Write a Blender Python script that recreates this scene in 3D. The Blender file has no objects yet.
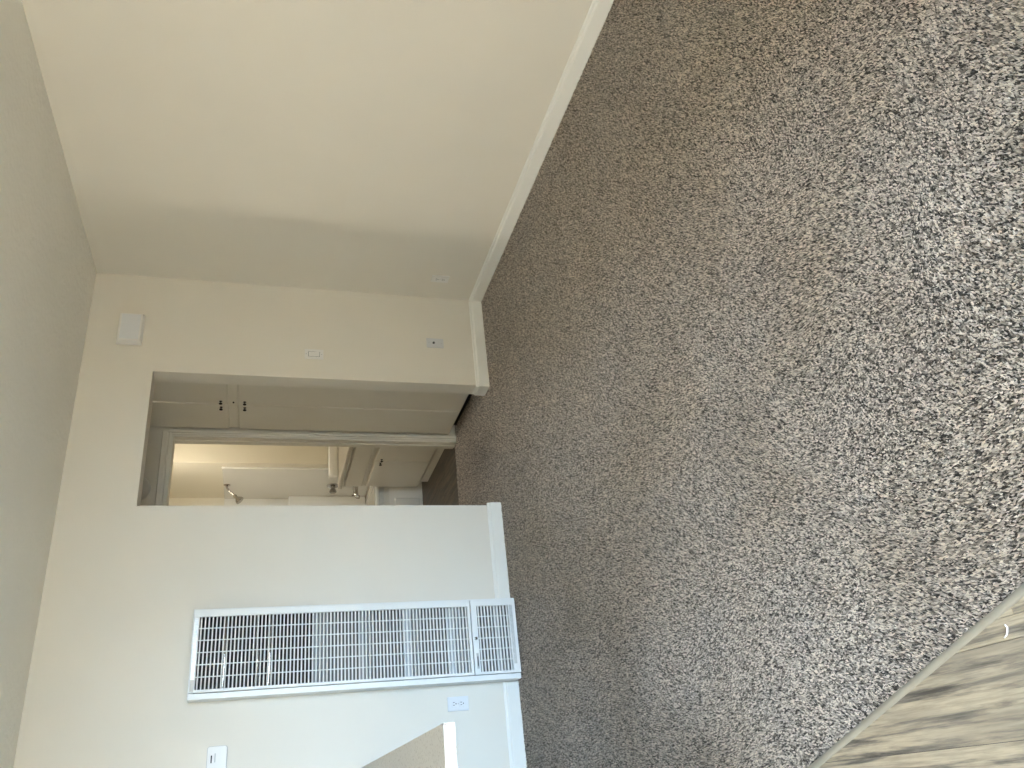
import bpy, bmesh, math, random
import numpy as np
from mathutils import Vector, Matrix

random.seed(7)
rng = np.random.default_rng(7)
scene = bpy.context.scene
COL = scene.collection

# ------------------------------------------------------------------ camera
CX, CY, CZ = -3.11728, -4.53355, 1.39382
YAW, PITCH, ROLL, FPX = 0.498377, 0.293814, 0.044341, 801.65
fw = Vector((math.sin(YAW) * math.cos(PITCH), math.cos(YAW) * math.cos(PITCH), -math.sin(PITCH)))
r0 = Vector((math.cos(YAW), -math.sin(YAW), 0))
u0 = r0.cross(fw)
rr = math.cos(ROLL) * r0 + math.sin(ROLL) * u0
uu = -math.sin(ROLL) * r0 + math.cos(ROLL) * u0
cam_d = bpy.data.cameras.new('camera')
cam_d.sensor_fit = 'HORIZONTAL'
cam_d.sensor_width = 36.0
cam_d.lens = FPX / 1024 * 36.0
cam_d.clip_start = 0.02
cam = bpy.data.objects.new('camera', cam_d)
# the photograph lies on its side: image right = down, image up = room right
M = Matrix((-uu, rr, -fw)).transposed().to_4x4()
M.translation = Vector((CX, CY, CZ))
cam.matrix_world = M
COL.objects.link(cam)
scene.camera = cam

# ------------------------------------------------------------------ view, world, daylight
vs = scene.view_settings
vs.view_transform = 'Standard'
vs.look = 'None'
vs.gamma = 1.0
vs.use_curve_mapping = False
vs.exposure = 0.10

world = bpy.data.worlds.new('sky')
scene.world = world
world.use_nodes = True
bg = world.node_tree.nodes['Background']
bg.inputs['Color'].default_value = (0.57, 0.77, 1.0, 1)
bg.inputs['Strength'].default_value = 45.0

# room extents
XL, YR, H = -5.0, -5.3, 2.44
WIN = (-3.20, -1.55, 0.10, 2.05)      # rear sliding window  x0,x1,z0,z1
DOOR = (-4.60, -3.70, 2.05)           # entry doorway in the left wall  y0,y1,z1


def area(name, loc, direction, sx, sy, power, color=(1, 1, 1), portal=False):
    d = bpy.data.lights.new(name, 'AREA')
    d.shape = 'RECTANGLE'
    d.size, d.size_y = sx, sy
    d.energy = power
    d.color = color
    o = bpy.data.objects.new(name, d)
    o.location = loc
    o.rotation_euler = Vector(direction).to_track_quat('-Z', 'Y').to_euler()
    COL.objects.link(o)
    if portal:
        d.cycles.is_portal = True
    return o


area('window_portal', ((WIN[0] + WIN[1]) / 2, YR - 0.13, (WIN[2] + WIN[3]) / 2), (0, 1, 0),
     WIN[1] - WIN[0], WIN[3] - WIN[2], 1, portal=True)
area('doorway_portal', (XL - 0.13, (DOOR[0] + DOOR[1]) / 2, DOOR[2] / 2), (1, 0, 0),
     DOOR[1] - DOOR[0], DOOR[2], 1, portal=True)
# added strip lamp outside the entry door, for the shadow edge on wall_right
area('added_strip_lamp', (-9.5, -6.41, 1.35), (0.857, 0.515, 0), 0.12, 2.4, 170, (1.0, 0.90, 0.74))
# clear day: the sun stands behind the building and lights the ground and the added blockers
sd = bpy.data.lights.new('sun', 'SUN')
sd.energy = 62.0
sd.color = (1.0, 0.91, 0.70)
sd.angle = math.radians(0.53)
sun = bpy.data.objects.new('sun', sd)
sun.rotation_euler = Vector((0.30, -1.0, -1.8)).to_track_quat('-Z', 'Y').to_euler()
COL.objects.link(sun)

# ------------------------------------------------------------------ materials
MATS = {}


def mat(name, color, rough=0.6, metal=0.0, spec=0.5, bump=None, coat=0.0, var=None):
    """bump = (scale, strength, distance); var = (scale, amount) gentle colour variation"""
    if name in MATS:
        return MATS[name]
    m = bpy.data.materials.new(name)
    m.use_nodes = True
    nt = m.node_tree
    b = nt.nodes['Principled BSDF']
    b.inputs['Base Color'].default_value = (*color, 1)
    b.inputs['Roughness'].default_value = rough
    b.inputs['Metallic'].default_value = metal
    b.inputs['Specular IOR Level'].default_value = spec
    b.inputs['Coat Weight'].default_value = coat
    geo = nt.nodes.new('ShaderNodeNewGeometry')
    if bump:
        n = nt.nodes.new('ShaderNodeTexNoise')
        n.inputs['Scale'].default_value = bump[0]
        n.inputs['Detail'].default_value = 3
        nt.links.new(geo.outputs['Position'], n.inputs['Vector'])
        bp = nt.nodes.new('ShaderNodeBump')
        bp.inputs['Strength'].default_value = bump[1]
        bp.inputs['Distance'].default_value = bump[2]
        nt.links.new(n.outputs['Fac'], bp.inputs['Height'])
        nt.links.new(bp.outputs['Normal'], b.inputs['Normal'])
    v = var or (3.0, 0.03)
    n2 = nt.nodes.new('ShaderNodeTexNoise')
    n2.inputs['Scale'].default_value = v[0]
    nt.links.new(geo.outputs['Position'], n2.inputs['Vector'])
    mp = nt.nodes.new('ShaderNodeMapRange')
    mp.inputs['To Min'].default_value = 1 - v[1]
    mp.inputs['To Max'].default_value = 1 + v[1]
    nt.links.new(n2.outputs['Fac'], mp.inputs['Value'])
    mx = nt.nodes.new('ShaderNodeVectorMath')
    mx.operation = 'SCALE'
    mx.inputs[0].default_value = color
    nt.links.new(mp.outputs['Result'], mx.inputs['Scale'])
    nt.links.new(mx.outputs['Vector'], b.inputs['Base Color'])
    MATS[name] = m
    return m


WALL = mat('wall_paint', (0.78, 0.735, 0.65), 0.45, spec=0.35, bump=(55, 0.10, 0.004))
CEIL = mat('ceiling_paint', (0.90, 0.87, 0.79), 0.8, bump=(30, 0.6, 0.012))
TRIM = mat('trim_paint', (0.86, 0.85, 0.80), 0.3)
CABP = mat('cabinet_paint', (0.74, 0.70, 0.61), 0.38, bump=(30, 0.04, 0.003))
HWHITE = mat('heater_enamel', (0.86, 0.87, 0.86), 0.35)
HDARK = mat('heater_interior', (0.030, 0.027, 0.024), 0.7)
HSTEEL = mat('heater_sheet_steel', (0.36, 0.365, 0.37), 0.42, metal=0.35)
CHROME = mat('chrome', (0.42, 0.40, 0.37), 0.16, metal=1.0)
BRONZE = mat('dark_bronze', (0.035, 0.028, 0.022), 0.28, metal=0.7)
PLATE = mat('plate_plastic', (0.76, 0.77, 0.79), 0.35)
PLATEW = mat('plate_plastic_warm', (0.81, 0.79, 0.76), 0.35)
SLOT = mat('slot_dark', (0.03, 0.03, 0.03), 0.6)
GREYP = mat('grey_plastic', (0.50, 0.50, 0.49), 0.45)
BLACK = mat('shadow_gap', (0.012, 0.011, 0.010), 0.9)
STRIP = mat('transition_metal', (0.32, 0.285, 0.225), 0.5, metal=0.1, var=(25, 0.12))
ACRYL = mat('tub_acrylic', (0.82, 0.80, 0.74), 0.22)
BATHW = mat('bath_paint', (0.80, 0.74, 0.60), 0.32, bump=(55, 0.06, 0.004))
LABEL = mat('foil_label', (0.62, 0.63, 0.62), 0.35, metal=0.4, var=(160, 0.35))
CONC = mat('concrete', (0.26, 0.195, 0.125), 0.8)
BACKING = mat('carpet_backing', (0.11, 0.098, 0.09), 0.95)
ALUM = mat('window_aluminium', (0.70, 0.71, 0.72), 0.35, metal=0.6)
CREAMP = mat('detector_plastic', (0.66, 0.64, 0.58), 0.5)


def laminate():
    m = bpy.data.materials.new('speckled_laminate')
    m.use_nodes = True
    nt = m.node_tree
    b = nt.nodes['Principled BSDF']
    b.inputs['Roughness'].default_value = 0.4
    geo = nt.nodes.new('ShaderNodeNewGeometry')
    n = nt.nodes.new('ShaderNodeTexNoise')
    n.inputs['Scale'].default_value = 110
    n.inputs['Detail'].default_value = 4
    nt.links.new(geo.outputs['Position'], n.inputs['Vector'])
    cr = nt.nodes.new('ShaderNodeValToRGB')
    cr.color_ramp.elements[0].position = 0.28
    cr.color_ramp.elements[0].color = (0.36, 0.30, 0.25, 1)
    cr.color_ramp.elements[1].position = 0.44
    cr.color_ramp.elements[1].color = (0.70, 0.665, 0.61, 1)
    nt.links.new(n.outputs['Fac'], cr.inputs['Fac'])
    nt.links.new(cr.outputs['Color'], b.inputs['Base Color'])
    return m


LAMIN = laminate()


def wood(name, light, dark, grey, lo=0.42, hi=0.62):
    m = bpy.data.materials.new(name)
    m.use_nodes = True
    nt = m.node_tree
    N, L = nt.nodes, nt.links
    b = N['Principled BSDF']
    b.inputs['Roughness'].default_value = 0.42
    geo = N.new('ShaderNodeNewGeometry')
    oi = N.new('ShaderNodeObjectInfo')
    off = N.new('ShaderNodeVectorMath')
    off.operation = 'SCALE'
    off.inputs[0].default_value = (13.1, 37.7, 5.3)
    L.new(oi.outputs['Random'], off.inputs['Scale'])
    add = N.new('ShaderNodeVectorMath')
    L.new(geo.outputs['Position'], add.inputs[0])
    L.new(off.outputs['Vector'], add.inputs[1])

    def tex(sx, sy, detail, dist):
        mp = N.new('ShaderNodeMapping')
        mp.inputs['Scale'].default_value = (sx, sy, 1)
        L.new(add.outputs['Vector'], mp.inputs['Vector'])
        t = N.new('ShaderNodeTexNoise')
        t.inputs['Scale'].default_value = 1
        t.inputs['Detail'].default_value = detail
        t.inputs['Roughness'].default_value = 0.65
        t.inputs['Distortion'].default_value = dist
        L.new(mp.outputs['Vector'], t.inputs['Vector'])
        return t
    t1 = tex(42, 2.6, 9, 0.3)
    t2 = tex(150, 9, 4, 0.2)
    t3 = tex(9, 1.6, 2, 0.3)
    r1 = N.new('ShaderNodeValToRGB')
    r1.color_ramp.elements[0].position = lo
    r1.color_ramp.elements[0].color = (*dark, 1)
    r1.color_ramp.elements[1].position = hi
    r1.color_ramp.elements[1].color = (*light, 1)
    e = r1.color_ramp.elements.new((lo + hi) / 2 - 0.01)
    e.color = (*grey, 1)
    L.new(t1.outputs['Fac'], r1.inputs['Fac'])
    mx = N.new('ShaderNodeMix')
    mx.data_type = 'RGBA'
    mx.blend_type = 'MULTIPLY'
    mx.inputs['Factor'].default_value = 0.8
    r2 = N.new('ShaderNodeMapRange')
    r2.inputs['From Min'].default_value = 0.3
    r2.inputs['From Max'].default_value = 0.6
    r2.inputs['To Min'].default_value = 0.55
    r2.inputs['To Max'].default_value = 1.05
    L.new(t2.outputs['Fac'], r2.inputs['Value'])
    L.new(r1.outputs['Color'], mx.inputs['A'])
    L.new(r2.outputs['Result'], mx.inputs['B'])
    mx2 = N.new('ShaderNodeMix')
    mx2.data_type = 'RGBA'
    mx2.inputs['B'].default_value = (*grey, 1)
    r3 = N.new('ShaderNodeMapRange')
    r3.inputs['From Min'].default_value = 0.5
    r3.inputs['From Max'].default_value = 0.7
    r3.inputs['To Max'].default_value = 0.6
    L.new(t3.outputs['Fac'], r3.inputs['Value'])
    L.new(r3.outputs['Result'], mx2.inputs['Factor'])
    L.new(mx.outputs['Result'], mx2.inputs['A'])
    L.new(mx2.outputs['Result'], b.inputs['Base Color'])
    bp = N.new('ShaderNodeBump')
    bp.inputs['Strength'].default_value = 0.15
    bp.inputs['Distance'].default_value = 0.002
    L.new(t1.outputs['Fac'], bp.inputs['Height'])
    L.new(bp.outputs['Normal'], b.inputs['Normal'])
    return m


VINYL = wood('reclaimed_vinyl', (0.46, 0.375, 0.265), (0.075, 0.062, 0.049), (0.21, 0.175, 0.137), 0.36, 0.53)
BWOOD = wood('brown_vinyl', (0.13, 0.083, 0.046), (0.020, 0.014, 0.009), (0.060, 0.042, 0.027))


def glass():
    m = bpy.data.materials.new('window_glass')
    m.use_nodes = True
    nt = m.node_tree
    nt.nodes.remove(nt.nodes['Principled BSDF'])
    t = nt.nodes.new('ShaderNodeBsdfTransparent')
    t.inputs['Color'].default_value = (0.97, 0.98, 0.98, 1)
    g = nt.nodes.new('ShaderNodeBsdfGlossy')
    g.inputs['Roughness'].default_value = 0.02
    mx = nt.nodes.new('ShaderNodeMixShader')
    mx.inputs['Fac'].default_value = 0.06
    nt.links.new(t.outputs[0], mx.inputs[1])
    nt.links.new(g.outputs[0], mx.inputs[2])
    nt.links.new(mx.outputs[0], nt.nodes['Material Output'].inputs['Surface'])
    return m


GLASS = glass()


def tuft_material():
    m = bpy.data.materials.new('carpet_fibre')
    m.use_nodes = True
    nt = m.node_tree
    b = nt.nodes['Principled BSDF']
    b.inputs['Roughness'].default_value = 0.85
    b.inputs['Specular IOR Level'].default_value = 0.15
    b.inputs['Sheen Weight'].default_value = 0.25
    b.inputs['Sheen Roughness'].default_value = 0.5
    a = nt.nodes.new('ShaderNodeAttribute')
    a.attribute_name = 'fibre'
    nt.links.new(a.outputs['Color'], b.inputs['Base Color'])
    return m


TUFT = tuft_material()

# ------------------------------------------------------------------ helpers


def tag(o, label=None, cat=None, group=None, kind=None):
    if label:
        o['label'] = label
    if cat:
        o['category'] = cat
    if group:
        o['group'] = group
    if kind:
        o['kind'] = kind
    return o


def empty(name, loc, label, cat, kind=None, group=None):
    o = bpy.data.objects.new(name, None)
    o.location = loc
    o.empty_display_size = 0.1
    COL.objects.link(o)
    return tag(o, label, cat, group, kind)


def origin(o):
    """world location of an object built only from translated parents"""
    v = Vector((0, 0, 0))
    while o is not None:
        v += o.location
        o = o.parent
    return v


def obj(name, bm, material, parent=None, loc=None, smooth=False):
    """bm is in world coordinates; the mesh is stored around its own centre"""
    bm.normal_update()
    if loc is None:
        cs = [v.co for v in bm.verts]
        lo = Vector((min(c.x for c in cs), min(c.y for c in cs), min(c.z for c in cs)))
        hi = Vector((max(c.x for c in cs), max(c.y for c in cs), max(c.z for c in cs)))
        loc = Vector(((lo.x + hi.x) / 2, (lo.y + hi.y) / 2, lo.z))
    loc = Vector(loc)
    bmesh.ops.translate(bm, verts=bm.verts, vec=-loc)
    me = bpy.data.meshes.new(name)
    bm.to_mesh(me)
    bm.free()
    me.materials.append(material)
    if smooth:
        me.polygons.foreach_set('use_smooth', [True] * len(me.polygons))
        try:
            me.set_sharp_from_angle(angle=math.radians(35))
        except Exception:
            pass
    o = bpy.data.objects.new(name, me)
    COL.objects.link(o)
    if parent is not None:
        o.parent = parent
        o.location = loc - origin(parent)
    else:
        o.location = loc
    return o


def copy_of(o, world_loc, parent):
    c = o.copy()
    COL.objects.link(c)
    c.parent = parent
    c.location = Vector(world_loc) - origin(parent)
    return c


def box(bm, x0, x1, y0, y1, z0, z1, bev=0.0, seg=2):
    vs_ = [bm.verts.new((x, y, z)) for x in (x0, x1) for y in (y0, y1) for z in (z0, z1)]
    idx = [(0, 1, 3, 2), (4, 6, 7, 5), (0, 4, 5, 1), (2, 3, 7, 6), (0, 2, 6, 4), (1, 5, 7, 3)]
    fs = [bm.faces.new([vs_[i] for i in f]) for f in idx]
    if bev > 0:
        es = list({e for f in fs for e in f.edges})
        bmesh.ops.bevel(bm, geom=es, offset=bev, segments=seg, profile=0.5, affect='EDGES', clamp_overlap=True)
    return bm


def B(*a, **k):
    return box(bmesh.new(), *a, **k)


def prism(bm, pts, axis, a0, a1):
    """pts 2-D polygon, extruded along axis between a0 and a1 ('x': pts=(y,z), 'y': (x,z), 'z': (x,y))"""
    def P(p, a):
        return {'x': (a, p[0], p[1]), 'y': (p[0], a, p[1]), 'z': (p[0], p[1], a)}[axis]
    A = [bm.verts.new(P(p, a0)) for p in pts]
    Bv = [bm.verts.new(P(p, a1)) for p in pts]
    n = len(pts)
    bm.faces.new(A)
    bm.faces.new(Bv[::-1])
    for i in range(n):
        j = (i + 1) % n
        bm.faces.new((A[i], Bv[i], Bv[j], A[j]))
    bmesh.ops.recalc_face_normals(bm, faces=bm.faces)
    return bm


def lathe(bm, prof, base, direction, seg=20):
    """prof = [(distance along axis, radius)...]"""
    d = Vector(direction).normalized()
    a = d.orthogonal().normalized()
    b = d.cross(a)
    base = Vector(base)
    rings = []
    for t, r in prof:
        c = base + d * t
        if r < 1e-6:
            rings.append([bm.verts.new(c)])
        else:
            rings.append([bm.verts.new(c + (a * math.cos(q) + b * math.sin(q)) * r)
                          for q in [2 * math.pi * i / seg for i in range(seg)]])
    for k in range(len(rings) - 1):
        A, C = rings[k], rings[k + 1]
        for i in range(seg):
            j = (i + 1) % seg
            if len(A) == 1 and len(C) == 1:
                continue
            if len(A) == 1:
                bm.faces.new((A[0], C[i], C[j]))
            elif len(C) == 1:
                bm.faces.new((A[i], A[j], C[0]))
            else:
                bm.faces.new((A[i], A[j], C[j], C[i]))
    for R in (rings[0], rings[-1]):
        if len(R) > 2:
            bm.faces.new(R)
    bmesh.ops.recalc_face_normals(bm, faces=bm.faces)
    return bm


def tube(bm, pts, radii, seg=12):
    pts = [Vector(p) for p in pts]
    if not hasattr(radii, '__len__'):
        radii = [radii] * len(pts)
    rings = []
    a = None
    for i, p in enumerate(pts):
        t = (pts[min(i + 1, len(pts) - 1)] - pts[max(i - 1, 0)]).normalized()
        a = t.orthogonal().normalized() if a is None else (a - t * a.dot(t)).normalized()
        b = t.cross(a)
        rings.append([bm.verts.new(p + (a * math.cos(q) + b * math.sin(q)) * radii[i])
                      for q in [2 * math.pi * k / seg for k in range(seg)]])
    for k in range(len(rings) - 1):
        for i in range(seg):
            j = (i + 1) % seg
            bm.faces.new((rings[k][i], rings[k][j], rings[k + 1][j], rings[k + 1][i]))
    bm.faces.new(rings[0])
    bm.faces.new(rings[-1])
    bmesh.ops.recalc_face_normals(bm, faces=bm.faces)
    return bm


def clip(poly, n, c):
    """keep the part of poly where n.p <= c"""
    out = []
    for i in range(len(poly)):
        p, q = poly[i], poly[(i + 1) % len(poly)]
        dp, dq = n[0] * p[0] + n[1] * p[1] - c, n[0] * q[0] + n[1] * q[1] - c
        if dp <= 0:
            out.append(p)
        if (dp < 0 < dq) or (dq < 0 < dp):
            t = dp / (dp - dq)
            out.append((p[0] + t * (q[0] - p[0]), p[1] + t * (q[1] - p[1])))
    return out


# ------------------------------------------------------------------ the room shell
OX0, OX1, OZ = -1.506, -0.672, 2.055     # opening in the back wall
WT = 0.13                                # back wall thickness
EY = 1.0                                 # hall end wall
FZ = -0.010                              # top of the slab under the carpet pile

fl = obj('floor', B(XL - 0.12, 0.12, YR - 0.12, 3.3, -0.14, FZ), BACKING)
tag(fl, 'floor slab under the grey brown carpet and the vinyl planks', 'floor', kind='structure')
o = obj('ground', B(-22, 14, -22, 14, -0.34, -0.20), CONC)
tag(o, 'pale concrete ground outside the apartment', 'ground', kind='structure')
o = obj('doorway_sky_blocker', B(-16, -10.2, -12.0, 6.0, -0.20, 6.0), mat('blocker_stucco', (.32, .265, .20), .85))  # unseen box added to block sky light through the doorway
tag(o, 'unseen tan block added outside to hide the sky from the entry doorway', 'light blocker', kind='structure')
o = obj('overhang_blocker', B(XL - 0.12, 0.12, YR - 1.9, YR - 0.12, 2.32, 2.50), CONC)  # unseen overhang added to cut steep sky light at the window
tag(o, 'unseen slab added outside to cut sky light at the rear window', 'balcony', kind='structure')
o = obj('window_sky_blocker', B(-16, -4.0, -19, -13.2, -0.20, 7.0), mat('blocker_stucco', (.32, .265, .20), .85))  # unseen mass added to keep sky light off the right side
tag(o, 'unseen tan block added outside to hide part of the sky from the rear window', 'light blocker', kind='structure')
o = obj('ceiling', B(XL - 0.12, 0.12, YR - 0.12, 3.3, H, H + 0.14), CEIL)
tag(o, 'off white textured ceiling above the carpeted room', 'ceiling', kind='structure')

o = obj('wall_right', B(0, 0.12, YR - 0.12, WT, -0.14, H), WALL)
tag(o, 'long blank cream wall beside the carpet with one outlet near the corner', 'wall', kind='structure')
bm = bmesh.new()
prism(bm, [(XL - 0.12, -0.14), (OX0, -0.14), (OX0, OZ), (OX1, OZ), (OX1, -0.14), (0.0, -0.14), (0.0, H), (XL - 0.12, H)], 'y', 0.0, WT)
o = obj('wall_back', bm, WALL)
tag(o, 'cream back wall with the wall heater and the hallway opening', 'wall', kind='structure')
bm = bmesh.new()
box(bm, XL - 0.12, XL, YR - 0.12, DOOR[0], -0.14, H)
box(bm, XL - 0.12, XL, DOOR[1], 0.0, -0.14, H)
box(bm, XL - 0.12, XL, DOOR[0], DOOR[1], DOOR[2], H)
o = obj('wall_left', bm, WALL)
tag(o, 'cream wall with the open entry doorway, out of view', 'wall', kind='structure')
bm = bmesh.new()
box(bm, XL, WIN[0], YR - 0.12, YR, -0.14, H)
box(bm, WIN[1], 0, YR - 0.12, YR, -0.14, H)
box(bm, WIN[0], WIN[1], YR - 0.12, YR, WIN[3], H)
box(bm, WIN[0], WIN[1], YR - 0.12, YR, -0.14, WIN[2])
o = obj('wall_rear', bm, WALL)
tag(o, 'cream wall with the wide sliding window behind the camera', 'wall', kind='structure')

# rear sliding window
w = empty('window_1', ((WIN[0] + WIN[1]) / 2, YR - 0.06, WIN[2]), 'wide two pane sliding window behind the camera', 'window', kind='structure')
x0, x1, z0, z1 = WIN
bm = bmesh.new()
for a in ((x0, x1, z0, z0 + .05), (x0, x1, z1 - .05, z1), (x0, x0 + .05, z0 + .05, z1 - .05), (x1 - .05, x1, z0 + .05, z1 - .05),
          ((x0 + x1) / 2 - .035, (x0 + x1) / 2 + .035, z0 + .05, z1 - .05)):
    box(bm, a[0], a[1], YR - .10, YR - .03, a[2], a[3])
obj('window_frame', bm, ALUM, w)
xm = (x0 + x1) / 2
obj('pane', B(x0 + .05, xm - .035, YR - .068, YR - .062, z0 + .05, z1 - .05), GLASS, w)
obj('pane', B(xm + .035, x1 - .05, YR - .068, YR - .062, z0 + .05, z1 - .05), GLASS, w)

# entry doorway frame
bm = bmesh.new()
for ya, yb in ((DOOR[0] - .06, DOOR[0]), (DOOR[1], DOOR[1] + .06)):
    box(bm, XL, XL + .016, ya, yb, 0, DOOR[2] + .06, bev=.004)
box(bm, XL, XL + .016, DOOR[0], DOOR[1], DOOR[2], DOOR[2] + .06, bev=.004)
o = obj('trim_2', bm, TRIM)
tag(o, 'white casing around the open entry doorway', 'trim', kind='structure')

# hallway and bathroom shell
o = obj('wall_hall_right', B(-0.02, 0.12, WT, EY, -0.14, H), WALL)
tag(o, 'hallway wall behind the linen cabinet', 'wall', kind='structure')
o = obj('wall_hall_left', B(-1.86, -1.74, WT, EY, -0.14, H), WALL)
tag(o, 'hidden side wall of the short hallway', 'wall', kind='structure')
DX0, DX1, DZ = -1.42, -0.627, 2.035      # bathroom door opening
bm = bmesh.new()
prism(bm, [(-1.86, -0.14), (DX0, -0.14), (DX0, DZ), (DX1, DZ), (DX1, -0.14), (0.12, -0.14), (0.12, H), (-1.86, H)], 'y', EY, EY + .11)
o = obj('wall_hall_end', bm, CABP)
tag(o, 'wall at the end of the hallway around the bathroom doorway', 'wall', kind='structure')
TX = -0.30                               # tub end wall
o = obj('wall_bath_right', B(0.0, 0.12, EY + .11, 2.30, -0.14, H), BATHW)
tag(o, 'bathroom wall behind the vanity', 'wall', kind='structure')
o = obj('wall_bath_tub', B(TX, 0.12, 2.30, 3.18, -0.14, H), BATHW)
tag(o, 'warm lit bathroom wall at the shower end of the tub', 'wall', kind='structure')
o = obj('wall_bath_end', B(-1.98, TX, 3.18, 3.30, -0.14, H), BATHW)
tag(o, 'bathroom wall along the far side of the tub', 'wall', kind='structure')
o = obj('wall_bath_left', B(-1.98, -1.86, EY, 3.18, -0.14, H), BATHW)
tag(o, 'hidden bathroom wall opposite the vanity', 'wall', kind='structure')

# baseboards
BH, BT = 0.084, 0.014
PROF = [(0, 0), (BT, 0), (BT, BH - .024), (BT - .002, BH - .019), (.0065, BH - .015), (.0055, BH - .003), (.003, BH), (0, BH)]


def base_x(bm, xa, xb, yface, s=-1):          # runs along x, projects towards s*y
    prism(bm, [(yface + s * p[0], p[1] - .008 if p[1] == 0 else p[1]) for p in PROF], 'x', xa, xb)


def base_y(bm, ya, yb, xface, s):
    prism(bm, [(xface + s * p[0], p[1] - .008 if p[1] == 0 else p[1]) for p in PROF], 'y', ya, yb)


bm = bmesh.new()
base_y(bm, YR, 0.0, 0.0, -1)
o = obj('baseboard_right', bm, TRIM)
tag(o, 'white baseboard along the long blank wall', 'baseboard', kind='structure')
bm = bmesh.new()
base_x(bm, OX1 - BT, -BT, 0.0)
base_y(bm, 0.0, WT - .01, OX1, -1)
o = obj('baseboard_back_right', bm, TRIM)
tag(o, 'short white baseboard between the corner and the hallway opening', 'baseboard', kind='structure')
HX0, HX1 = -2.536, -2.098                # heater
bm = bmesh.new()
base_x(bm, HX1 + .002, OX0 + BT, 0.0)
base_y(bm, 0.0, WT - .01, OX0, 1)
o = obj('baseboard_back_middle', bm, TRIM)
tag(o, 'white baseboard between the wall heater and the hallway opening', 'baseboard', kind='structure')
bm = bmesh.new()
base_x(bm, -3.16, HX0 - .002, 0.0)
o = obj('baseboard_back_left', bm, TRIM)
tag(o, 'white baseboard below the outlet beside the wall heater', 'baseboard', kind='structure')

# bathroom door casing
t1 = empty('trim_1', ((DX0 + DX1) / 2, EY, 0), 'painted casing around the bathroom doorway', 'door frame', kind='structure')
CW = 0.062
JT = 0.018


def casing_profile(xin, xout, s):
    return [(xin, EY), (xin, EY - .007), (xin + s * .009, EY - .012), (xin + s * .013, EY - .009), (xin + s * .018, EY - .017), (xout - s * .004, EY - .020), (xout, EY - .016), (xout, EY)]


bm = bmesh.new()
prism(bm, casing_profile(DX1 - .006, DX1 + .034, 1), 'z', -.006, DZ + CW - .004)
obj('casing', bm, CABP, t1)
bm = bmesh.new()
prism(bm, casing_profile(DX0 - .008, DX0 - .008 - CW, -1), 'z', -.006, DZ + CW - .004)
obj('casing', bm, CABP, t1)
bm = bmesh.new()
prism(bm, [(EY, DZ - .008), (EY - .009, DZ - .008), (EY - .014, DZ + .006), (EY - .012, DZ + .014), (EY - .017, DZ + .024), (EY - .02, DZ + .05), (EY - .016, DZ + .056), (EY, DZ + .056)], 'x', DX0 - .008 - CW, DX1 + .034)
obj('casing', bm, CABP, t1)
bm = bmesh.new()
box(bm, DX1 - JT, DX1, EY - .006, EY + .118, -.006, DZ - JT)
box(bm, DX1 - JT - .008, DX1 - JT, EY + .045, EY + .08, -.006, DZ - JT)
obj('jamb', bm, CABP, t1)
bm = bmesh.new()
box(bm, DX0, DX0 + JT, EY - .006, EY + .118, -.006, DZ - JT)
obj('jamb', bm, CABP, t1)
bm = bmesh.new()
box(bm, DX0, DX1, EY - .006, EY + .118, DZ - JT, DZ)
obj('head_jamb', bm, CABP, t1)

# ------------------------------------------------------------------ vinyl plank floors and transition strip
D0 = Vector((-3.1235, -2.527))           # centre line of the metal strip
DD = Vector((0.267, -0.818)).normalized()
DN = Vector((-DD.y, DD.x))               # towards the carpet
if DN.x < 0:
    DN = -DN
CC = DN.dot(D0)

fe = empty('floor_entry', (-3.6, -4.0, FZ), 'weathered tan and grey wood look vinyl plank floor at the entry', 'floor', kind='structure')
edges = [-2.20, -2.34, -2.48, -2.62, -2.76, -2.898, -2.940, -3.115, -3.28, -3.44, -3.60, -3.76, -3.92, -4.08, -4.24, -4.40, -4.56, -4.72, -4.88, -5.0]
for i in range(len(edges) - 1):
    xa, xb = edges[i + 1], edges[i]
    y = YR - random.uniform(0, .8) if not 4 < i < 10 else YR - .1
    while y < -1.9:
        y2 = y + (1.22 if not 4 < i < 10 else (1.55 if i > 7 else 2.9))
        poly = [(xa + .0006, max(y, YR) + .0006), (xb - .0006, max(y, YR) + .0006), (xb - .0006, min(y2, -1.9) - .0006), (xa + .0006, min(y2, -1.9) - .0006)]
        y = y2
        poly = clip(poly, DN, CC - .004)
        if len(poly) < 3:
            continue
        A = abs(sum(poly[k][0] * poly[(k + 1) % len(poly)][1] - poly[(k + 1) % len(poly)][0] * poly[k][1] for k in range(len(poly)))) / 2
        if A < 2e-4:
            continue
        bm = bmesh.new()
        prism(bm, poly, 'z', FZ, -.003)
        obj('plank', bm, VINYL, fe)

bm = bmesh.new()
prof = [(-.0090, -.006), (-.0085, -.001), (-.005, .0012), (0, .0022), (.005, .0018), (.0085, 0), (.0090, -.006)]
ta, tb = 0.0, 0.0
pA = D0 - DD * 0.30
pB = D0 + DD * ((YR + .02 - D0.y) / DD.y)
ra = [bm.verts.new((pA.x + DN.x * p[0], pA.y + DN.y * p[0], p[1])) for p in prof]
rb = [bm.verts.new((pB.x + DN.x * p[0], pB.y + DN.y * p[0], p[1])) for p in prof]
for i in range(len(prof) - 1):
    bm.faces.new((ra[i], ra[i + 1], rb[i + 1], rb[i]))
bm.faces.new((ra[-1], ra[0], rb[0], rb[-1]))
bm.faces.new(ra)
bm.faces.new(rb)
bmesh.ops.recalc_face_normals(bm, faces=bm.faces)
o = obj('trim_3', bm, STRIP, smooth=True)
tag(o, 'grey metal transition strip between carpet and vinyl planks', 'trim', kind='structure')

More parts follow.
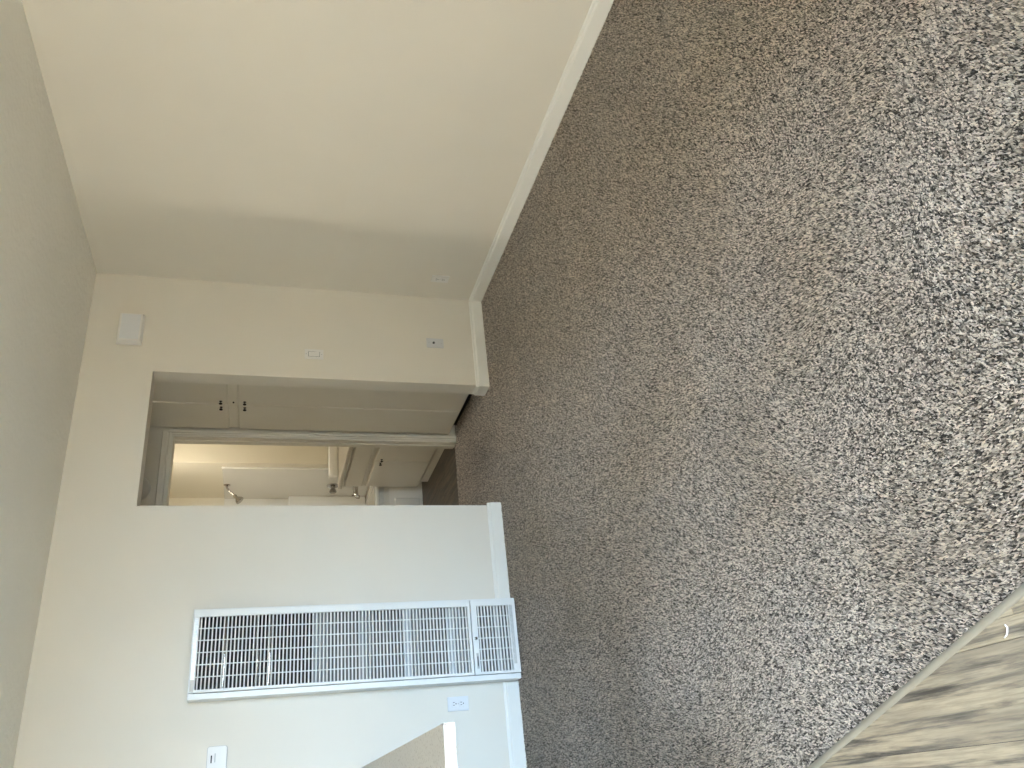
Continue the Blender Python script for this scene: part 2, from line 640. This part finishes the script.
fb = empty('floor_bath', (-1.1, 1.8, FZ), 'dark brown wood look vinyl plank floor of the bathroom', 'floor', kind='structure')
x = -0.02
k = 0
while x > -1.86:
    xa = max(x - .118, -1.86)
    y = EY + .055 if k % 2 else EY + .055
    ylist = [EY + .055, EY + .055 + (.35 + .37 * (k * 0.618 % 1)), 2.40]
    for ya, yb in zip(ylist[:-1], ylist[1:]):
        obj('plank', B(xa + .0008, x - .0008, ya + .0008, yb - .0008, FZ, -.004), BWOOD, fb)
    x = xa
    k += 1

# ------------------------------------------------------------------ carpet pile



def tufts(x0, x1, y0, y1, PITCHC=.0043):
    nx, ny = int((x1 - x0) / PITCHC), int((y1 - y0) / PITCHC)
    gx, gy = np.meshgrid(np.linspace(x0, x1, nx), np.linspace(y0, y1, ny))
    p = np.stack([gx.ravel(), gy.ravel()], 1) + rng.uniform(-.55, .55, (nx * ny, 2)) * PITCHC
    return p


P = np.concatenate([tufts(-3.36, -0.006, -4.2, -0.006), tufts(-3.0, -0.006, YR, -4.2, .0066), tufts(OX0 + .003, OX1 - .003, -0.006, WT), tufts(-1.74, -0.52, WT, EY + .05)])
keep = (P[:, 0] * DN.x + P[:, 1] * DN.y) > CC + .010
keep &= ~((P[:, 1] > EY) & ((P[:, 0] < DX0) | (P[:, 0] > DX1 - JT)))
keep &= ~((P[:, 1] > -2.215) & (P[:, 0] < -3.185))
P = P[keep]
n = len(P)


def smooth_noise(p, cell, seed):
    r = np.random.default_rng(seed)
    g = r.uniform(-1, 1, (64, 64))
    q = (p - np.array([-4.0, -6.0])) / cell
    i = np.floor(q).astype(int)
    f = q - i
    f = f * f * (3 - 2 * f)
    def G(a, b):
        return g[a % 64, b % 64]
    return (G(i[:, 0], i[:, 1]) * (1 - f[:, 0]) * (1 - f[:, 1]) + G(i[:, 0] + 1, i[:, 1]) * f[:, 0] * (1 - f[:, 1])
            + G(i[:, 0], i[:, 1] + 1) * (1 - f[:, 0]) * f[:, 1] + G(i[:, 0] + 1, i[:, 1] + 1) * f[:, 0] * f[:, 1])


lay = np.stack([smooth_noise(P, .42, 11) + .5 * smooth_noise(P, .13, 2), smooth_noise(P, .42, 13) + .5 * smooth_noise(P, .13, 4)], 1)
hgt = rng.uniform(.006, .010, n)
lean = lay * .0034 + rng.normal(0, .0027, (n, 2))
ang = rng.uniform(0, 2 * np.pi, n)
rad = rng.uniform(.0027, .0039, n)
V = np.zeros((n, 4, 3), np.float32)
for k in range(3):
    a = ang + k * 2 * np.pi / 3
    V[:, k, 0] = P[:, 0] + rad * np.cos(a)
    V[:, k, 1] = P[:, 1] + rad * np.sin(a)
    V[:, k, 2] = FZ + .0005
V[:, 3, :2] = P + lean
V[:, 3, 2] = FZ + hgt
base = (np.arange(n) * 4)[:, None, None]
F = (base + np.array([[0, 1, 3], [1, 2, 3], [2, 0, 3]])[None]).reshape(-1, 3).astype(np.int32)
me = bpy.data.meshes.new('carpet_pile')
me.vertices.add(n * 4)
me.vertices.foreach_set('co', V.ravel())
me.loops.add(F.size)
me.loops.foreach_set('vertex_index', F.ravel())
me.polygons.add(len(F))
me.polygons.foreach_set('loop_start', np.arange(0, F.size, 3, dtype=np.int32))
me.update(calc_edges=True)
pal = np.array([[.68, .60, .525], [.43, .372, .322], [.215, .182, .155], [.045, .038, .032]])
pick = rng.choice(4, n, p=[.31, .27, .22, .20])
c = 1.24 * pal[pick] * rng.uniform(.85, 1.15, (n, 1)) * (1 + .05 * smooth_noise(P, .21, 9))[:, None]
colr = np.ones((n, 4, 4), np.float32)
colr[:, :, :3] = c[:, None, :]
at = me.attributes.new('fibre', 'FLOAT_COLOR', 'POINT')
at.data.foreach_set('color', colr.ravel())
me.materials.append(TUFT)
o = bpy.data.objects.new('carpet_pile', me)
COL.objects.link(o)
tag(o, 'speckled grey brown cut pile carpet covering the room and hallway floor', 'carpet', kind='stuff')

# ------------------------------------------------------------------ wall heater
ht = empty('wall_heater', ((HX0 + HX1) / 2, -0.05, 0), 'tall white louvered gas wall heater standing against the back wall', 'heater')
HF = -0.100
HZ = 1.712
cas = bmesh.new()
box(cas, HX0, HX0 + .028, HF, -.001, .002, HZ, bev=.002)
box(cas, HX1 - .012, HX1, HF, -.001, .002, HZ, bev=.002)
box(cas, HX0 + .028, HX1 - .012, HF, -.001, HZ - .02, HZ)
obj('casing', cas, HWHITE, ht)
obj('inner_liner', B(HX0 + .028, HX1 - .012, -.012, -.002, .02, HZ - .02), HDARK, ht)
obj('base_plinth', B(HX0 + .01, HX1 - .01, HF + .012, -.002, -.006, .02), BLACK, ht)
PX0, PX1 = -2.506, -2.106
GX0, GX1 = -2.492, -2.140
FY0, FY1 = HF - .016, HF + .002


def grille(name, z0, z1, gz0, gz1, nsl):
    bm = bmesh.new()
    box(bm, PX0, GX0, FY0, FY1, z0, z1, bev=.0025)
    box(bm, GX1, PX1, FY0, FY1, z0, z1, bev=.0025)
    box(bm, GX0 - .003, GX1 + .003, FY0, FY1, z0, gz0, bev=.0025)
    box(bm, GX0 - .003, GX1 + .003, FY0, FY1, gz1, z1, bev=.0025)
    g = obj(name, bm, HWHITE, ht)
    first = None
    for i in range(nsl):
        zc = gz0 + (i + .5) * (gz1 - gz0) / nsl
        if first is None:
            bm = bmesh.new()
            prism(bm, [(FY0 + .002, zc - .0036), (FY0 + .004, zc - .0040), (FY0 + .010, zc + .0030), (FY0 + .008, zc + .0036)], 'x', GX0 - .002, GX1 + .002)
            first = obj('slat', bm, HWHITE, g, loc=((GX0 + GX1) / 2, FY0, zc))
        else:
            copy_of(first, ((GX0 + GX1) / 2, FY0, zc), g)
    first = None
    for i in range(5):
        xc = GX0 + (i + 1) * (GX1 - GX0) / 6
        if first is None:
            first = obj('divider', B(xc - .0022, xc + .0022, FY0 + .0005, FY0 + .006, gz0 - .002, gz1 + .002), HWHITE, g, loc=(xc, FY0, gz0))
        else:
            copy_of(first, (xc, FY0, gz0), g)
    return g


ug = grille('upper_grille', .268, HZ - .004, .284, 1.680, 76)
lg = grille('access_panel', .004, .264, .046, .230, 10)
# details on the panels
bm = bmesh.new()
lathe(bm, [(0, .006), (.006, .006), (.012, .009), (.016, .007), (.017, 0)], (-2.318, FY0, .248), (0, -1, 0), 14)
obj('panel_knob', bm, CHROME, lg, smooth=True)
obj('name_plate', B(-2.475, -2.395, FY0 - .0012, FY0 + .001, .238, .250), GREYP, lg)
obj('name_plate_mark', B(-2.462, -2.412, FY0 - .0020, FY0 - .0010, .2415, .2465), SLOT, lg)
obj('rating_label', B(-2.46, -2.14, FY0 - .0008, FY0 + .001, .0225, .0405), LABEL, lg)
obj('foil_label', B(-2.44, -2.15, FY0 - .0008, FY0 + .001, 1.686, 1.703), LABEL, ug)
obj('foil_label', B(-2.500, -2.445, FY0 - .0008, FY0 + .001, 1.686, 1.703), GREYP, ug)
# sheet metal inside
for za, zb, dy in ((1.045, 1.115, .0), (.80, .875, .006), (.535, .64, .004), (.285, .395, .008), (.045, .12, .008)):
    bm = bmesh.new()
    prism(bm, [(-.070 + dy, zb), (-.078 + dy, (za + zb) / 2 + .015), (-.055 + dy, za), (-.045 + dy, za), (-.045 + dy, zb)], 'x', HX0 + .032, HX1 - .016)
    obj('heat_baffle', bm, HSTEEL, ht)
obj('firebox', B(HX0 + .05, HX1 - .035, -.045, -.013, .05, 1.05), mat('firebox_steel', (.13, .125, .12), .5, metal=.3), ht)
for zc, r in ((1.555, .012), (1.395, .012), (1.335, .016)):
    bm = bmesh.new()
    tube(bm, [(HX0 + .04, -.040, zc), (-2.36, -.056, zc - .004), (-2.26, -.056, zc + .004), (HX1 - .02, -.040, zc)], r, 12)
    obj('flue_tube', bm, CHROME, ht, smooth=True)

# ------------------------------------------------------------------ wall plates, thermostat, chime


def screw(p, n, parent):
    bm = bmesh.new()
    lathe(bm, [(0, .0035), (.001, .0032), (.0016, 0)], p, n, 10)
    return obj('screw', bm, GREYP, parent, smooth=True)


def face_box(center, n, w0, h0, d0, d1, dx=0.0, dz=0.0, bev=0.0):
    """box on a wall: n = '-y' or '-x'; w0,h0 full sizes; d0..d1 distance from the wall"""
    cx, cy, cz = center
    if n == '-y':
        return B(cx + dx - w0 / 2, cx + dx + w0 / 2, cy - d1, cy - d0, cz + dz - h0 / 2, cz + dz + h0 / 2, bev=bev)
    return B(cx - d1, cx - d0, cy - dx - w0 / 2, cy - dx + w0 / 2, cz + dz - h0 / 2, cz + dz + h0 / 2, bev=bev)


def off(center, n, dx, dz, d):
    cx, cy, cz = center
    return (cx + dx, cy - d, cz + dz) if n == '-y' else (cx - d, cy - dx, cz + dz)


def outlet(center, n, label, plate_mat):
    t = empty('wall_outlet', center, label, 'outlet')
    obj('plate', face_box(center, n, .074, .117, 0, .007, bev=.003), plate_mat, t)
    nv = (0, -1, 0) if n == '-y' else (-1, 0, 0)
    for s in (-1, 1):
        r = obj('receptacle', face_box(center, n, .034, .029, .006, .0095, dz=s * .0205, bev=.0012), plate_mat, t)
        for dx in (-.0065, .0065):
            obj('slot', face_box(center, n, .0028, .009, .009, .0102, dx=dx, dz=s * .0205 + .004), SLOT, r)
        bm = bmesh.new()
        lathe(bm, [(0, .003), (.0012, .003)], off(center, n, 0, s * .0205 - .0075, .0092), nv, 10)
        obj('ground_hole', bm, SLOT, r)
    screw(off(center, n, 0, 0, .0068), nv, t)
    return t


outlet((-2.633, 0, .344), '-y', 'white duplex outlet on the back wall beside the wall heater', PLATE)
outlet((0, -.232, .334), '-x', 'white duplex outlet low on the long blank wall near the corner', PLATEW)

c = (-0.367, 0, .343)
t = empty('cable_jack', c, 'pale grey cable jack plate low on the narrow wall beside the opening', 'wall plate')
obj('plate', face_box(c, '-y', .072, .116, 0, .0065, bev=.003), mat('plate_grey', (.66, .66, .66), .4), t)
bm = bmesh.new()
lathe(bm, [(0, .008), (.003, .008), (.003, .0055), (.010, .0055), (.010, .002)], off(c, '-y', 0, .010, .006), (0, -1, 0), 14)
obj('coax_socket', bm, SLOT, t, smooth=True)
for s in (-1, 1):
    screw(off(c, '-y', 0, s * .042, .0062), (0, -1, 0), t)

c = (-0.501, 0, 1.130)
t = empty('light_switch', c, 'white rocker light switch on the narrow wall beside the opening', 'switch')
obj('plate', face_box(c, '-y', .072, .116, 0, .006, bev=.003), PLATEW, t)
bm = bmesh.new()
for dz, h_ in ((.0345, .002), (-.0345, .002)):
    box(bm, c[0] - .0175, c[0] + .0175, -.0066, -.005, c[2] + dz - h_ / 2, c[2] + dz + h_ / 2)
for dx in (-.0172, .0172):
    box(bm, c[0] + dx - .0006, c[0] + dx + .0006, -.0066, -.005, c[2] - .0345, c[2] + .0345)
obj('rocker_gap', bm, SLOT, t)
bm = bmesh.new()
prism(bm, [(-.004, c[2] - .0335), (-.0105, c[2] - .0335), (-.0070, c[2]), (-.0065, c[2] + .0335), (-.004, c[2] + .0335)], 'x', c[0] - .0165, c[0] + .0165)
obj('rocker', bm, PLATEW, t)
for s in (-1, 1):
    screw(off(c, '-y', 0, s * .048, .0055), (0, -1, 0), t)

# thermostat
c = (-2.808, 0, 1.560)
t = empty('thermostat', c, 'small white thermostat on the back wall at the edge of the photo', 'thermostat')


def rounded(cx, cz, w_, h_, r, seg=5):
    pts = []
    for sx, sz, a0 in ((1, 1, 0), (-1, 1, 90), (-1, -1, 180), (1, -1, 270)):
        for i in range(seg + 1):
            a = math.radians(a0 + 90 * i / seg)
            pts.append((cx + sx * (w_ / 2 - r) + r * math.cos(a), cz + sz * (h_ / 2 - r) + r * math.sin(a)))
    return pts


bm = bmesh.new()
prism(bm, rounded(c[0], c[2], .128, .094, .012), 'y', -.010, -.0005)
obj('back_plate', bm, GREYP, t)
bm = bmesh.new()
prism(bm, rounded(c[0], c[2], .122, .088, .010), 'y', -.026, -.009)
obj('cover', bm, PLATEW, t)
obj('display_slot', B(c[0] - .012, c[0] + .022, -.0268, -.0255, c[2] + .022, c[2] + .028), SLOT, t)
obj('slider', B(c[0] - .010, c[0] + .030, -.0275, -.0255, c[2] + .006, c[2] + .011, bev=.0008), GREYP, t)

# door chime box
t = empty('door_chime', (-.398, 0, 2.20), 'white box shaped door chime high on the narrow wall near the ceiling', 'door chime')
bm = bmesh.new()
z0, z1, x0, x1 = 2.132, 2.272, -.502, -.296
ins = .010
A = [bm.verts.new(p) for p in ((x0, -.001, z0), (x1, -.001, z0), (x1, -.001, z1), (x0, -.001, z1))]
A2 = [bm.verts.new(p) for p in ((x0, -.012, z0), (x1, -.012, z0), (x1, -.012, z1), (x0, -.012, z1))]
C2 = [bm.verts.new(p) for p in ((x0 + ins, -.045, z0 + ins), (x1 - ins, -.045, z0 + ins), (x1 - ins, -.045, z1 - ins), (x0 + ins, -.045, z1 - ins))]
bm.faces.new(A)
bm.faces.new(C2)
for R1, R2 in ((A, A2), (A2, C2)):
    for i in range(4):
        bm.faces.new((R1[i], R1[(i + 1) % 4], R2[(i + 1) % 4], R2[i]))
bmesh.ops.recalc_face_normals(bm, faces=bm.faces)
bmesh.ops.bevel(bm, geom=[e for e in bm.edges], offset=.002, segments=2, affect='EDGES')
obj('cover', bm, PLATEW, t)
obj('front_panel', B(x0 + .018, x1 - .018, -.0475, -.044, z0 + .018, z1 - .018, bev=.0012), PLATE, t)

# ------------------------------------------------------------------ linen cabinet in the hallway
lc = empty('linen_cabinet', (-.30, .56, 0), 'tall built in painted linen cabinet with four flat doors in the hallway', 'cabinet')
FX = -.572
bm = bmesh.new()
ya, yb = WT + .004, EY - .022
box(bm, FX, -.024, ya, yb, .050, H - .004)
obj('carcass', bm, CABP, lc)
obj('toe_kick', B(FX + .07, -.03, ya, yb, -.006, .050), BLACK, lc)  # near-black colour stands in for the shade below the doors


def knob(center, direction, parent, s=0.8):
    bm = bmesh.new()
    lathe(bm, [(0, .0125 * s), (.002 * s, .0125 * s), (.004 * s, .006 * s), (.012 * s, .005 * s), (.016 * s, .009 * s), (.020 * s, .0145 * s), (.026 * s, .014 * s), (.030 * s, .008 * s), (.031 * s, 0)], center, direction, 16)
    return obj('knob', bm, BRONZE, parent, smooth=True)


def slab_door(name, parent, y0, y1, z0, z1, xface, th, lip=True):
    bm = bmesh.new()
    # lipped slab: outer edge lower than the field, on all four sides
    i = th * .45
    A = [(y0, z0), (y1, z0), (y1, z1), (y0, z1)]
    C = [(y0 + i, z0 + i), (y1 - i, z0 + i), (y1 - i, z1 - i), (y0 + i, z1 - i)]
    r0_ = [bm.verts.new((xface + .001, p[0], p[1])) for p in A]
    r1_ = [bm.verts.new((xface - th * .55, p[0], p[1])) for p in A]
    r2_ = [bm.verts.new((xface - th * .88, (p[0] * .5 + q[0] * .5), (p[1] * .5 + q[1] * .5))) for p, q in zip(A, C)]
    r3_ = [bm.verts.new((xface - th, p[0], p[1])) for p in C]
    bm.faces.new(r0_)
    bm.faces.new(r3_)
    for R1, R2 in ((r0_, r1_), (r1_, r2_), (r2_, r3_)):
        for k in range(4):
            bm.faces.new((R1[k], R1[(k + 1) % 4], R2[(k + 1) % 4], R2[k]))
    bmesh.ops.recalc_face_normals(bm, faces=bm.faces)
    return obj(name, bm, CABP, parent)


SY = .561
DTH = .023
for (y0, y1, yk) in ((WT + .02, SY - .0025, SY - .042), (SY + .0025, .955, SY + .046)):
    d = slab_door('lower_door', lc, y0, y1, .056, 1.590, FX, DTH)
    knob((FX - DTH, yk, 1.545), (-1, 0, 0), d)
    d = slab_door('upper_door', lc, y0, y1, 1.648, 2.36, FX, DTH)
    knob((FX - DTH, yk, 1.696), (-1, 0, 0), d)
bm = bmesh.new()
lathe(bm, [(0, .006), (.006, .006), (.008, .003), (.008, 0)], (FX, SY + .01, 1.618), (-1, 0, 0), 10)
obj('door_catch', bm, BRONZE, lc)

# smoke detector over the bathroom door
t = empty('smoke_detector', (-1.03, EY, 2.215), 'round beige smoke detector on the wall above the bathroom doorway', 'smoke detector')
bm = bmesh.new()
lathe(bm, [(.0005, .090), (.010, .090), (.012, .086), (.030, .080), (.036, .070), (.037, 0)], (-1.03, EY, 2.215), (0, -1, 0), 36)
obj('housing', bm, CREAMP, t, smooth=True)
bm = bmesh.new()
lathe(bm, [(.036, .03), (.039, .03), (.040, .026), (.040, 0)], (-1.03, EY, 2.215), (0, -1, 0), 24)
obj('test_button', bm, PLATEW, t, smooth=True)

# ------------------------------------------------------------------ bathroom
VX = -.512
vn = empty('vanity_cabinet', (-.26, 1.7, 0), 'painted bathroom vanity cabinet with flat doors and a drawer front', 'cabinet')
VY0, VY1 = EY + .114, 2.262
obj('body', B(VX, -.004, VY0, VY1, .052, .742), CABP, vn)
obj('toe_board', B(VX - .012, -.01, VY0, 2.14, -.006, .060, bev=.003), CABP, vn)
slab_door('drawer_front', vn, VY0 + .03, 2.245, .570, .722, VX, DTH)
for (y0, y1, yk) in ((VY0 + .03, 1.640, 1.612), (1.643, 2.245, 1.690)):
    d = slab_door('door', vn, y0, y1, .070, .532, VX, DTH)
    knob((VX - DTH, yk, .480), (-1, 0, 0), d)

vt = empty('vanity_worktop', (-.27, 1.7, .742), 'speckled vanity countertop with a white rounded side splash', 'countertop')
obj('slab', B(VX - .036, -.002, VY0, VY1 + .012, .742, .776, bev=.006), mat('vanity_laminate', (.50, .455, .37), .4, var=(60, .25)), vt)
bm = bmesh.new()
box(bm, -.455, -.006, 2.200, 2.262, .7755, .862, bev=.018, seg=4)
obj('side_splash', bm, ACRYL, vt, smooth=True)

# tub
tb = empty('bathtub', (-1.06, 2.79, 0), 'white acrylic bathtub with apron beyond the vanity', 'bathtub')
TY0, TY1, TX0, TX1, TZ = 2.40, 3.168, -1.848, TX - .013, .430
bm = bmesh.new()
ir = [(TX0 + .07, TY0 + .075), (TX1 - .09, TY0 + .075), (TX1 - .09, TY1 - .06), (TX0 + .07, TY1 - .06)]
ib = [(TX0 + .22, TY0 + .15), (TX1 - .16, TY0 + .15), (TX1 - .16, TY1 - .12), (TX0 + .22, TY1 - .12)]
orr = [(TX0, TY0), (TX1, TY0), (TX1, TY1), (TX0, TY1)]
R0 = [bm.verts.new((p[0], p[1], TZ - .035)) for p in orr]
R1 = [bm.verts.new((p[0], p[1], TZ)) for p in orr]
R2 = [bm.verts.new((p[0], p[1], TZ)) for p in ir]
R3 = [bm.verts.new((p[0], p[1], .09)) for p in ib]
for a, b in ((R0, R1), (R1, R2), (R2, R3)):
    for i in range(4):
        bm.faces.new((a[i], a[(i + 1) % 4], b[(i + 1) % 4], b[i]))
bm.faces.new(R3)
bmesh.ops.recalc_face_normals(bm, faces=bm.faces)
bmesh.ops.bevel(bm, geom=[e for e in bm.edges if len(e.link_faces) == 2], offset=.014, segments=3, affect='EDGES')
obj('basin', bm, ACRYL, tb, smooth=True)
bm = bmesh.new()
prism(bm, [(TY0 + .06, -.006), (TY0 + .012, -.006), (TY0 + .012, .022), (TY0 + .026, .30), (TY0 + .050, .345), (TY0 + .046, .385), (TY0 + .012, .408), (TY0 + .06, .408)], 'x', TX0, TX1)
obj('apron', bm, ACRYL, tb)
bm = bmesh.new()
box(bm, TX0 + .2, -.575, TY0 + .004, TY0 + .06, .02, .255, bev=.012, seg=3)
obj('apron_panel', bm, ACRYL, tb, smooth=True)

# surround
sr = empty('shower_surround', (-1.06, 3.1, TZ), 'white acrylic shower surround above the tub', 'shower surround')
obj('end_panel', B(TX - .012, TX - .0005, TY0 - .004, TY1 + .010, TZ + .004, 1.755, bev=.004), ACRYL, sr)
obj('back_panel', B(-1.855, TX - .013, 3.163, 3.179, TZ + .004, 1.755, bev=.003), ACRYL, sr)
obj('soap_ledge', B(-1.855, TX - .013, 3.075, 3.163, TZ + .004, 1.170, bev=.012, seg=3), ACRYL, sr)
obj('edge_trim', B(TX - .020, TX - .0005, TY0 - .020, TY0 - .004, TZ + .004, 1.762, bev=.004), ACRYL, sr)

# shower head
SXW = TX - .0125
sh = empty('shower_fixture', (SXW, 2.80, 1.725), 'chrome shower head on a bent arm high on the surround', 'shower head')
bm = bmesh.new()
lathe(bm, [(0, .031), (.004, .030), (.010, .018), (.011, .010)], (SXW, 2.80, 1.725), (-1, 0, 0), 20)
obj('flange', bm, CHROME, sh, smooth=True)
bm = bmesh.new()
tube(bm, [(SXW, 2.80, 1.725), (SXW - .03, 2.80, 1.722), (SXW - .055, 2.80, 1.705), (SXW - .085, 2.80, 1.672), (SXW - .100, 2.80, 1.655)], .0095, 12)
obj('arm', bm, CHROME, sh, smooth=True)
hd = Vector((-.72, -.05, -.70)).normalized()
bm = bmesh.new()
lathe(bm, [(-.005, .010), (.006, .016), (.016, .018), (.024, .013), (.034, .016), (.060, .036), (.078, .040), (.082, .036), (.083, 0)], (SXW - .098, 2.80, 1.657), hd, 20)
obj('spray_head', bm, CHROME, sh, smooth=True)

tv = empty('tub_valve', (SXW, 2.80, .772), 'chrome tub valve handle on the surround above the spout', 'faucet')
bm = bmesh.new()
lathe(bm, [(0, .060), (.004, .060), (.012, .045), (.014, .020), (.040, .018)], (SXW, 2.80, .772), (-1, 0, 0), 24)
obj('escutcheon', bm, CHROME, tv, smooth=True)
bm = bmesh.new()
lathe(bm, [(.036, .012), (.040, .028), (.062, .034), (.074, .028), (.076, 0)], (SXW, 2.80, .772), (-1, 0, 0), 8)
obj('handle', bm, mat('dark_chrome', (.30, .28, .25), .2, metal=1.0), tv, smooth=True)
ts = empty('tub_spout', (SXW, 2.80, .555), 'chrome tub spout low on the surround', 'faucet')
bm = bmesh.new()
tube(bm, [(SXW, 2.80, .560), (SXW - .05, 2.80, .560), (SXW - .095, 2.80, .556), (SXW - .112, 2.80, .545), (SXW - .116, 2.80, .522)], [.026, .025, .023, .021, .018], 14)
obj('spout_body', bm, CHROME, ts, smooth=True)
bm = bmesh.new()
lathe(bm, [(0, .005), (.014, .005), (.016, .009), (.022, .009), (.023, 0)], (SXW - .098, 2.80, .575), (0, 0, 1), 10)
obj('diverter_knob', bm, CHROME, ts, smooth=True)

# bathroom ceiling lamp
cl = empty('ceiling_lamp', (-.72, 1.92, H), 'round frosted bathroom ceiling lamp hidden above the doorway', 'lamp')
bm = bmesh.new()
lathe(bm, [(.001, .15), (.03, .15), (.032, .145)], (-.72, 1.92, H), (0, 0, -1), 28)
obj('lamp_base', bm, CHROME, cl, smooth=True)
m = bpy.data.materials.new('lamp_glow')
m.use_nodes = True
pb = m.node_tree.nodes['Principled BSDF']
pb.inputs['Base Color'].default_value = (.9, .85, .75, 1)
pb.inputs['Emission Color'].default_value = (1.0, .92, .78, 1)
pb.inputs['Emission Strength'].default_value = 48.0
bm = bmesh.new()
lathe(bm, [(.032, .138), (.055, .13), (.08, .10), (.095, .05), (.099, 0)], (-.72, 1.92, H), (0, 0, -1), 28)
obj('lamp_shade', bm, m, cl, smooth=True)

# ------------------------------------------------------------------ kitchen peninsula
kp = empty('peninsula_cabinet', (-3.5, -1.1, 0), 'painted peninsula base cabinet under the breakfast bar', 'cabinet')
obj('body', B(-3.82, -3.20, -2.20, -.002, .10, .876), CABP, kp)
obj('toe_kick', B(-3.76, -3.205, -2.19, -.002, FZ, .10), CABP, kp)
for i in range(4):
    y0 = -2.17 + i * .54
    bm = bmesh.new()
    box(bm, -3.840, -3.819, y0, y0 + .52, .12, .85, bev=.005)
    d = obj('door', bm, CABP, kp)
    knob((-3.840, y0 + .46, .78), (-1, 0, 0), d)
bm = bmesh.new()
box(bm, -3.86, -2.918, -2.254, -.002, .877, .910, bev=.0025)
o = obj('breakfast_bar_top', bm, LAMIN)
tag(o, 'speckled beige breakfast bar countertop jutting into the edge of the photo', 'countertop')

# ------------------------------------------------------------------ small litter on the floor


def curl(name, pts, r, material, label):
    bm = bmesh.new()
    tube(bm, pts, r, 8)
    return tag(obj(name, bm, material, smooth=True), label, 'scrap')


curl('lint_thread', [(-2.912, -3.262, -.0015), (-2.918, -3.266, 0), (-2.926, -3.263, .0008), (-2.931, -3.258, 0), (-2.934, -3.250, -.0012)], .0016, PLATEW, 'tiny white thread curl lying on the grey vinyl plank')
